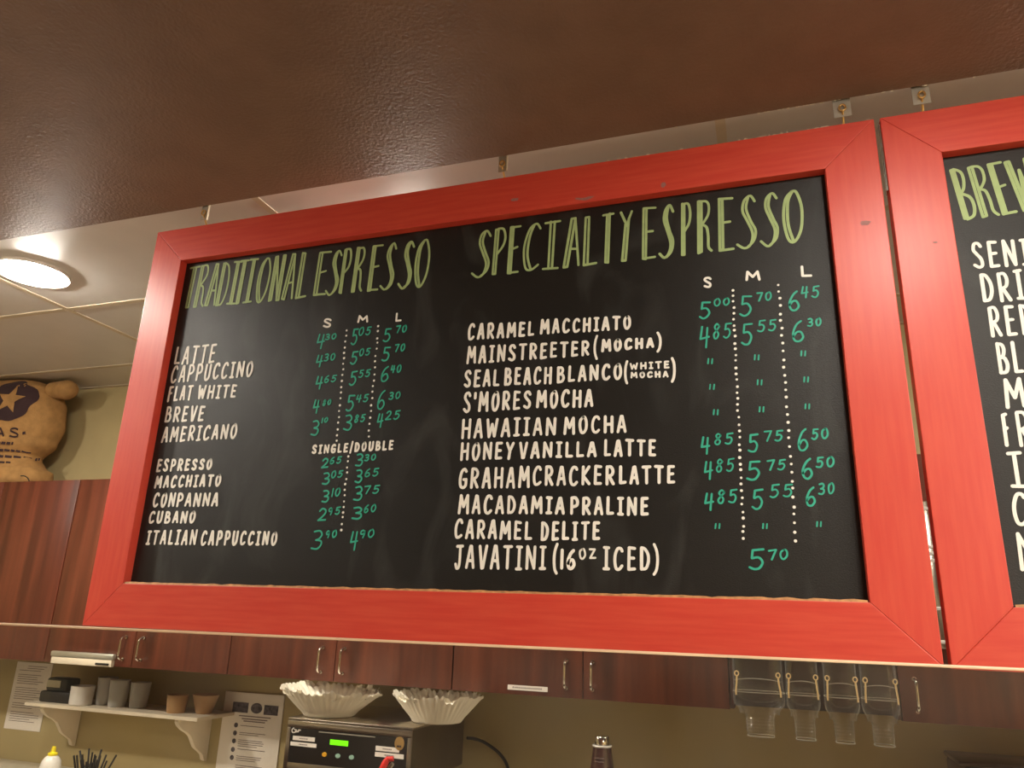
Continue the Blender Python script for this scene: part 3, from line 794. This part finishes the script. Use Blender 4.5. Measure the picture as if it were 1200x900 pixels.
b = bmesh.new(); b2 = [(-1.1355+1.551+.0165*math.cos(2*PI*i/24), pz(-.3965)+.0195*math.sin(2*PI*i/24)) for i in range(24)]; prism(b, b2, -.003, -.0011); em = fin(b, 'badge', 'brass', cp)
b = bmesh.new()
for pts in ([(.0, .9), (-.35, .3), (-.2, -.2), (.3, -.1), (.35, .3), (.1, .5)], [(.5, .4), (.45, 0), (.7, .05), (.85, .4), (.8, 0)], [(.9, .0), (1.0, .4), (1.25, .35)]):
    stroke(b, catmull([(-1.523+1.551+x*.020, pz(-.391)+z*.014) for x, z in pts], 4), .0032, -.0013)
fin(b, 'emblem', 'paper', cp)
b = bmesh.new(); bx(b, (-1.128+1.551, -.0034, pz(-.402)), (-1.143+1.551, -.0031, pz(-.4075))); fin(b, 'badge_print', 'wood_dark', cp)
# hot water tap
b = bmesh.new(); tube(b, [(-1.150+1.551, -.0022, ht-.142), (-1.150+1.551, -.03, ht-.142), (-1.146+1.551, -.042, ht-.152), (-1.146+1.551, -.044, ht-.19)], [.011, .011, .009, .007], 14); tp = fin(b, 'tap', 'chrome', bw, smooth=True)
b = bmesh.new(); tube(b, [(-1.149+1.551, -.030, ht-.130), (-1.149+1.551, -.032, ht-.112), (-1.138+1.551, -.034, ht-.100)], [.008, .0075, .006], 10); fin(b, 'tap_valve', 'steel', tp, smooth=True)
b = bmesh.new(); tube(b, [(-1.136+1.551, -.036, ht-.086), (-1.152+1.551, -.038, ht-.0875)], .0075, 10)
tube(b, [(-1.151+1.551, -.038, ht-.084), (-1.160+1.551, -.040, ht-.098), (-1.170+1.551, -.044, ht-.122), (-1.178+1.551, -.048, ht-.150)], [.008, .0105, .0105, .009], 12); fin(b, 'tap_lever', 'redplastic', tp, smooth=True)
box('column', (.05, .20, .04), (w-.05, .437, ht-.1705), 'steel_dark', bw); box('base', (0, .0, 0), (w, .437, .0398), 'steel', bw, bev=.004)
for x in (.13, .33):
    b = bmesh.new(); lathe(b, [(.05, ht-.26), (.075, ht-.19), (.078, ht-.1705)], 24, c=(x, .11, 0), closed=True); fin(b, 'brew_basket', 'black_soft', bw, smooth=True)

# ================================================================ filter stacks
def filters(x, y, rt, rb, h, label, seed, tilt=0):
    t = thing('coffee_filter_stack', label, 'coffee filters', (x, y, EYE-.349+.0005), 'stacks of fluted paper coffee filters')
    rnd = random.Random(seed)
    for L in range(4):
        n = 240; k = 1-.035*L; ph = rnd.uniform(0, 6); b = bmesh.new(); nf = 44
        def mod(th, r, z):
            a = max(0, (z-.004)/h); return 1+a*(.028*math.sin(nf*th+ph)+.03*noise.noise(Vector((2*math.cos(th)+seed, 2*math.sin(th), L*.7))))
        prof = [(.001, .001+.003*L), (rb*.6*k, .001+.003*L), (rb*k, .001+.003*L), (rb*k*1.04, .006+.003*L)]
        for i in range(1, 9):
            u = i/8; prof.append((k*(rb+(rt-rb)*(u**.92)), .006+.003*L+(h*(1-.07*L)-.006)*u))
        rings = lathe(b, prof, n, mod=mod)
        for i, v in enumerate(rings[-1]): v.co.z += .004*math.sin(nf*2*PI*i/n+ph+1)+.020*noise.noise(Vector((4*math.cos(2*PI*i/n), 3*math.sin(2*PI*i/n), seed+L)))
        for j, ring in enumerate(rings[4:]):
            for v in ring: v.co.z += tilt*v.co.x*(j/8)
        fin(b, 'paper_filter', 'filter', t, smooth=True, angle=0)
    return t
filters(-1.462, 2.44, .170, .086, .082, 'left stack of fluted white coffee filters on the brewer', 3, -.06)
filters(-1.108+.02, 2.50, .148, .082, .082, 'right stack of fluted white coffee filters on the brewer', 11)

# ================================================================ papers on the wall
t = thing('instruction_sheet', 'white instruction sheet with dark pictures beside the brewer', 'sheet', (-2.212, YW-.006, EYE-.748))
box('sheet', (0, 0, 0), (.290, .0055, .40), 'paper', t)
zt = EYE-.348-(EYE-.748)
def pic(name, xa, za, xb, zb, m='print_dark'): return box(name, (xa+2.212, -.0008, za+.748), (xb+2.212, -.0001, zb+.748), m, t)
pic('picture', -2.167, -.425, -2.090, -.386); b = bmesh.new(); prism(b, [(-2.049+2.212+.028*math.cos(2*PI*i/20), .748-.4045+.020*math.sin(2*PI*i/20)) for i in range(20)], -.0008, -.0001); fin(b, 'picture', 'print_dark', t)
pic('picture', -2.012, -.426, -1.944, -.389)
b = bmesh.new()
for (xa, xb, z) in [(-2.130, -1.975, -.437), (-2.115, -1.990, -.4475), (-2.105, -2.000, -.456)]: bx(b, (xa+2.212, -.0008, z+.748-.0022), (xb+2.212, -.0001, z+.748+.0022))
for k, (z, n) in enumerate([(-.474, 1), (-.500, 2), (-.528, 4), (-.562, 1), (-.588, 3), (-.622, 3), (-.655, 2), (-.69, 3)]):
    for i in range(n):
        zz = z-i*.0075; bx(b, (-2.118+2.212, -.0008, zz+.748-.0012), (-2.118+2.212+(.135 if i < n-1 or n == 1 else .1)*random.uniform(.85, 1), -.0001, zz+.748+.0012))
o = fin(b, 'printed_text', 'print', t); o['kind'] = 'stuff'
for z in (-.474, -.504, -.534, -.566, -.596):
    b = bmesh.new(); prism(b, [(-2.139+2.212+.0095*math.cos(2*PI*i/14), .748+z+.0095*math.sin(2*PI*i/14)) for i in range(14)], -.0008, -.0001); fin(b, 'bullet', 'print_dark', t)
t = thing('wall_notice', 'pale typed notice on the wall behind the left end of the shelf', 'sheet', (-3.418, YW-.003, EYE-.580))
box('sheet', (0, 0, 0), (.222, .0025, .29), 'paper', t)
b = bmesh.new()
for i in range(26):
    if i in (3, 9, 16, 20): continue
    bx(b, (.022+(.05 if i < 2 else 0), -.0008, .272-i*.0095), (.022+random.uniform(.12, .178), -.0001, .2745-i*.0095))
o = fin(b, 'printed_text', 'print', t); o['kind'] = 'stuff'

# ================================================================ wall shelf
sh = thing('wall_shelf', 'white wall shelf on two scrolled brackets, left of the brewer', 'shelf', (-3.057, 2.62, EYE-.4385))
box('shelf_board', (0, 0, 0), (.902, YW-2.62-.001, .0135), 'melamine', sh, bev=.001)
for x in (.075, .785):
    b = bmesh.new(); prof = [(.226, -.0005), (.028, -.0005), (.024, -.012), (.034, -.026), (.058, -.044), (.088, -.058), (.112, -.074), (.128, -.096), (.146, -.120), (.172, -.136), (.196, -.152), (.208, -.175), (.226, -.182)]
    prism_x(b, prof, x-.009, x+.009); fin(b, 'shelf_bracket', 'melamine', sh)
ZSH = EYE-.4385+.0137
# on the shelf
t = thing('black_basket', 'small black basket with a dark lid at the left end of the shelf', 'basket', (-2.955, 2.70, ZSH))
b = bmesh.new(); bx(b, (-.075, -.04, 0), (.10, .05, .045), .008); fin(b, 'basket_body', 'black_soft', t, smooth=True)
b = bmesh.new(); bx(b, (-.058, -.032, .0455), (.06, .04, .098), .010); fin(b, 'dark_jar', 'green_mesh', t, smooth=True)
b = bmesh.new(); bx(b, (-.05, -.0345, .060), (.025, -.0325, .088)); fin(b, 'jar_front', 'zinc', t)
def cup(x, y, r, h, m, label, name='cup', cat='cup', taper=.86, group=None, handle=False):
    t = thing(name, label, cat, (x, y, ZSH), group)
    b = bmesh.new(); lathe(b, [(.001, 0), (r*taper*.92, 0), (r*taper, .003), (r, h), (r-.0025, h), (r*taper-.003, .006), (.001, .006)], 28)
    fin(b, 'cup_wall', m, t, smooth=True)
    b = bmesh.new(); tube(b, [((r-.001)*math.cos(2*PI*i/28), (r-.001)*math.sin(2*PI*i/28), h) for i in range(28)], .0016, 6, loop=True); fin(b, 'cup_rim', m if m != 'acrylic' else 'acrylic_rim', t, smooth=True)
    return t
cup(-2.809, 2.675, .047, .074, 'ceramic', 'white ceramic cup on the wall shelf beside the black basket', taper=.95)
cup(-2.742, 2.735, .040, .108, 'cloudy', 'tall cloudy tumbler standing behind the white cup', 'tumbler', 'tumbler', group='cloudy tumblers on the wall shelf')
cup(-2.648, 2.71, .040, .104, 'cloudy', 'tall cloudy tumbler in the middle of the shelf, left of two', 'tumbler', 'tumbler', group='cloudy tumblers on the wall shelf')
cup(-2.56, 2.735, .040, .098, 'cloudy', 'tall cloudy tumbler in the middle of the shelf, right of two', 'tumbler', 'tumbler', group='cloudy tumblers on the wall shelf')
cup(-2.33, 2.70, .042, .066, 'tan', 'small tan cup on the right half of the shelf', 'cup', 'cup')
cup(-2.225, 2.74, .052, .07, 'tan', 'wider tan bowl at the right end of the shelf', 'bowl', 'bowl', taper=.6)

# ================================================================ things standing on the back counter
t = thing('squeeze_bottle', 'white squeeze bottle with a yellow cap at the lower left', 'bottle', (-2.607, 2.40, ZC))
b = bmesh.new(); lathe(b, [(.001, 0), (.034, 0), (.036, .004), (.036, .105), (.032, .125), (.022, .138), (.016, .142)], 24); fin(b, 'bottle_body', 'ceramic', t, smooth=True)
b = bmesh.new(); lathe(b, [(.017, .1425), (.017, .150), (.009, .153), (.007, .172), (.001, .173)], 20); fin(b, 'cap', 'yellow', t, smooth=True)
b = bmesh.new(); lathe(b, [(.0365, .03), (.0365, .09)], 24); fin(b, 'label_band', 'amber', t, smooth=True)
t = thing('straw_holder', 'holder bristling with black straws at the lower left', 'straw holder', (-2.41, 2.40, ZC))
b = bmesh.new(); lathe(b, [(.001, 0), (.045, 0), (.052, .105), (.049, .105), (.043, .006), (.001, .006)], 24); fin(b, 'holder', 'black_soft', t, smooth=True)
for k in range(22):
    a = random.uniform(0, 2*PI); r0 = random.uniform(0, .03); r1 = r0+random.uniform(.0, .055); hh = random.uniform(.13, .172)
    if k == 0: a, r1, hh = PI*.95, .085, .165
    if k == 1: a, r1, hh = PI*.85, .065, .172
    if k == 2: a, r1, hh = .1, .095, .165
    b = bmesh.new(); tube(b, [(r0*math.cos(a), r0*math.sin(a), .01), (r1*math.cos(a), r1*math.sin(a), hh)], .0034, 7); fin(b, 'straw', 'black_soft', t, smooth=True)
t = thing('syrup_bottle', 'dark brown printed bottle with a silver cap, right of the brewer', 'bottle', (-.507, 2.40, ZC))
hb = EYE-.336-ZC
b = bmesh.new(); lathe(b, [(.001, 0), (.042, 0), (.044, .006), (.044, hb-.16), (.040, hb-.12), (.0335, hb-.08), (.029, hb-.045), (.027, hb-.028)], 28); fin(b, 'bottle_body', 'brownglass', t, smooth=True)
b = bmesh.new(); lathe(b, [(.0275, hb-.029), (.029, hb-.026), (.0275, hb-.023)], 28); fin(b, 'neck_ring', 'ceramic', t, smooth=True)
b = bmesh.new(); lathe(b, [(.0215, hb-.0228), (.0215, hb-.003), (.019, hb), (.001, hb)], 28); fin(b, 'cap', 'chrome', t, smooth=True)
b = bmesh.new()
for k, (z, n) in enumerate([(-.057, 6), (-.066, 5), (-.088, 6)]):
    for i in range(n):
        a = -PI/2-.5+.9*i/n; r = .0325 if k < 2 else .0355
        tube(b, [(r*math.cos(a), r*math.sin(a), hb+z), (r*math.cos(a+.11), r*math.sin(a+.11), hb+z+random.uniform(-.001, .003))], .0011, 5)
o = fin(b, 'print', 'print', t); o['kind'] = 'stuff'
t = thing('black_grinder', 'black appliance with a rounded lid at the lower right corner', 'appliance', (.465, 2.58, ZC))
hg = EYE-.348-ZC
b = bmesh.new(); bx(b, (0, .0, 0), (.30, .20, hg-.012), .012); fin(b, 'appliance_body', 'black_soft', t, smooth=True)
b = bmesh.new(); bx(b, (-.004, -.004, hg-.0118), (.304, .204, hg), .005); fin(b, 'lid', 'black', t, smooth=True)
b = bmesh.new(); pts = [(-1.075, 2.755, EYE-.43), (-1.06, 2.79, EYE-.436), (-1.03, 2.81, EYE-.448), (-.98, 2.815, EYE-.475), (-.945, 2.815, EYE-.51), (-.93, 2.815, EYE-.56), (-.93, 2.80, EYE-.62), (-.94, 2.78, ZC+.006)]
tube(b, catmull(pts, 5), .0055, 8); c_ = fin(b, 'power_cable', 'black_soft', smooth=True); tag(c_, 'black power cable curving down the wall from the brewer', 'cable')

# ================================================================ coffee sack on the cabinet
sk = thing('coffee_sack', 'burlap coffee sack with star emblem slumped on the cabinet under the ceiling', 'sack', (-3.72, 2.68, ZTOP+.0005))
HS = ZT-ZTOP-.006
def sackpt(u, v):                        # u round, v up 0..1
    prof = [(0, .37), (.05, .42), (.14, .415), (.2, .36), (.27, .33), (.4, .40), (.55, .425), (.75, .41), (.9, .37), (.97, .30), (1, .2)]
    for (a, ra), (b_, rb) in zip(prof, prof[1:]):
        if v <= b_: k = (v-a)/(b_-a); k = k*k*(3-2*k); r = ra+(rb-ra)*k; break
    ca, sa = math.cos(u), math.sin(u); p = 2.6
    x = r*math.copysign(abs(ca)**(2/p), ca); y = r*.36*math.copysign(abs(sa)**(2/p), sa)
    n = noise.noise(Vector((x*6, y*6, v*4)))*.018+noise.noise(Vector((x*18, y*10, v*14)))*.005
    return Vector((x*(1+n*1.3), min(y*(1+n)-n*.4, .165), v*HS))
b = bmesh.new(); rings = []
for j in range(41):
    rings.append([b.verts.new(sackpt(2*PI*i/72, j/40)) for i in range(72)])
for A, B in zip(rings, rings[1:]):
    for i in range(72): b.faces.new((A[i], A[(i+1) % 72], B[(i+1) % 72], B[i]))
b.faces.new(rings[0]); b.faces.new(rings[-1]); fin(b, 'sack_body', 'burlap', sk, smooth=True, angle=0)
def front(x, z):                         # depth of the sack's front skin at x, height z
    v = max(0, min(1, z/HS)); lo, hi = PI, 2*PI
    for _ in range(30):
        m = (lo+hi)/2
        if sackpt(m, v).x < x: lo = m
        else: hi = m
    return sackpt(lo, v).y-.0025
b = bmesh.new()
pts = [(.36, -.01, HS-.06), (.42, -.01, HS-.058), (.47, -.012, HS-.062), (.505, -.012, HS-.075)]
tube(b, catmull(pts, 4), [.045, .046, .046, .045, .045, .046, .048, .050, .048, .044, .038, .028, .012], 14); fin(b, 'sack_ear', 'burlap', sk, smooth=True, angle=0)
b = bmesh.new(); pts = [(.43, -.13, .035), (.455, -.13, .034), (.48, -.13, .022), (.495, -.13, .004)]
tube(b, catmull(pts, 4), .0025, 6); fin(b, 'string', 'black_soft', sk, smooth=True)
cx, cz = .235, HS-.135
def patch(name, f, m, off=0):            # f(u, v) -> x, z over a unit grid
    b = bmesh.new(); N, K = f[1], f[2]; g_ = [[None]*(K+1) for _ in range(N+1)]
    for i in range(N+1):
        for j in range(K+1):
            x, z = f[0](i/N, j/K); g_[i][j] = b.verts.new((x, front(x, z)-off, z))
    for i in range(N):
        for j in range(K):
            try: b.faces.new((g_[i][j], g_[i+1][j], g_[i+1][j+1], g_[i][j+1]))
            except ValueError: pass
    return fin(b, name, m, sk)
rad = lambda a: .125*(1+.05*math.sin(5*a)+.03*math.sin(9*a+1))
patch('emblem', (lambda u, v: (cx+rad(2*PI*u)*(.02+.98*v)*math.cos(2*PI*u)*1.05, cz+rad(2*PI*u)*(.02+.98*v)*math.sin(2*PI*u)*.86), 48, 6), 'ink')
def star(u, v):
    k = u*10; i = int(k) % 10; fr = k-int(k); R = [.078, .032]
    P = lambda i: (R[i % 2]*math.sin(PI*i/5+.1), R[i % 2]*math.cos(PI*i/5+.1))
    a, c = P(i), P(i+1); x = a[0]+(c[0]-a[0])*fr; z = a[1]+(c[1]-a[1])*fr
    return cx+.01+x*(.02+.98*v), cz+.005+z*(.02+.98*v)
patch('star', (star, 40, 4), 'burlap', .002)
b = bmesh.new()
def sline(pts, w):
    for (x0, z0), (x1, z1) in zip(pts, pts[1:]):
        n = max(1, int(math.hypot(x1-x0, z1-z0)/.012)); d = Vector((x1-x0, z1-z0)).normalized(); nx, nz = -d.y*w/2, d.x*w/2; prev = None
        for i in range(n+1):
            x, z = x0+(x1-x0)*i/n, z0+(z1-z0)*i/n; y = front(x, z)
            q = (b.verts.new((x+nx, y-.001, z+nz)), b.verts.new((x-nx, y-.001, z-nz)))
            if prev: b.faces.new((prev[0], q[0], q[1], prev[1]))
            prev = q
zt_ = HS-.315
for ch, x in (('L', .15), ('A', .21), ('S', .28)):
    for kind, pts in G[ch]:
        q = [(x+.045*u, zt_+.04*v) for u, v in pts]; sline(catmull(q, 3) if kind == 'c' else q, .009)
sline([(.34, zt_+.018), (.352, zt_+.022)], .014)
for k, (z, xa, xb) in enumerate([(HS-.345, .0, .30), (HS-.375, .0, .34), (HS-.405, .0, .37), (HS-.435, .0, .30)]):
    x = xa
    while x < xb:
        l = random.uniform(.012, .03); sline([(x, z), (min(x+l, xb), z-.002)], .013 if k < 3 else .009); x += l+.006
fin(b, 'printed_text', 'ink', sk)['kind'] = 'stuff'
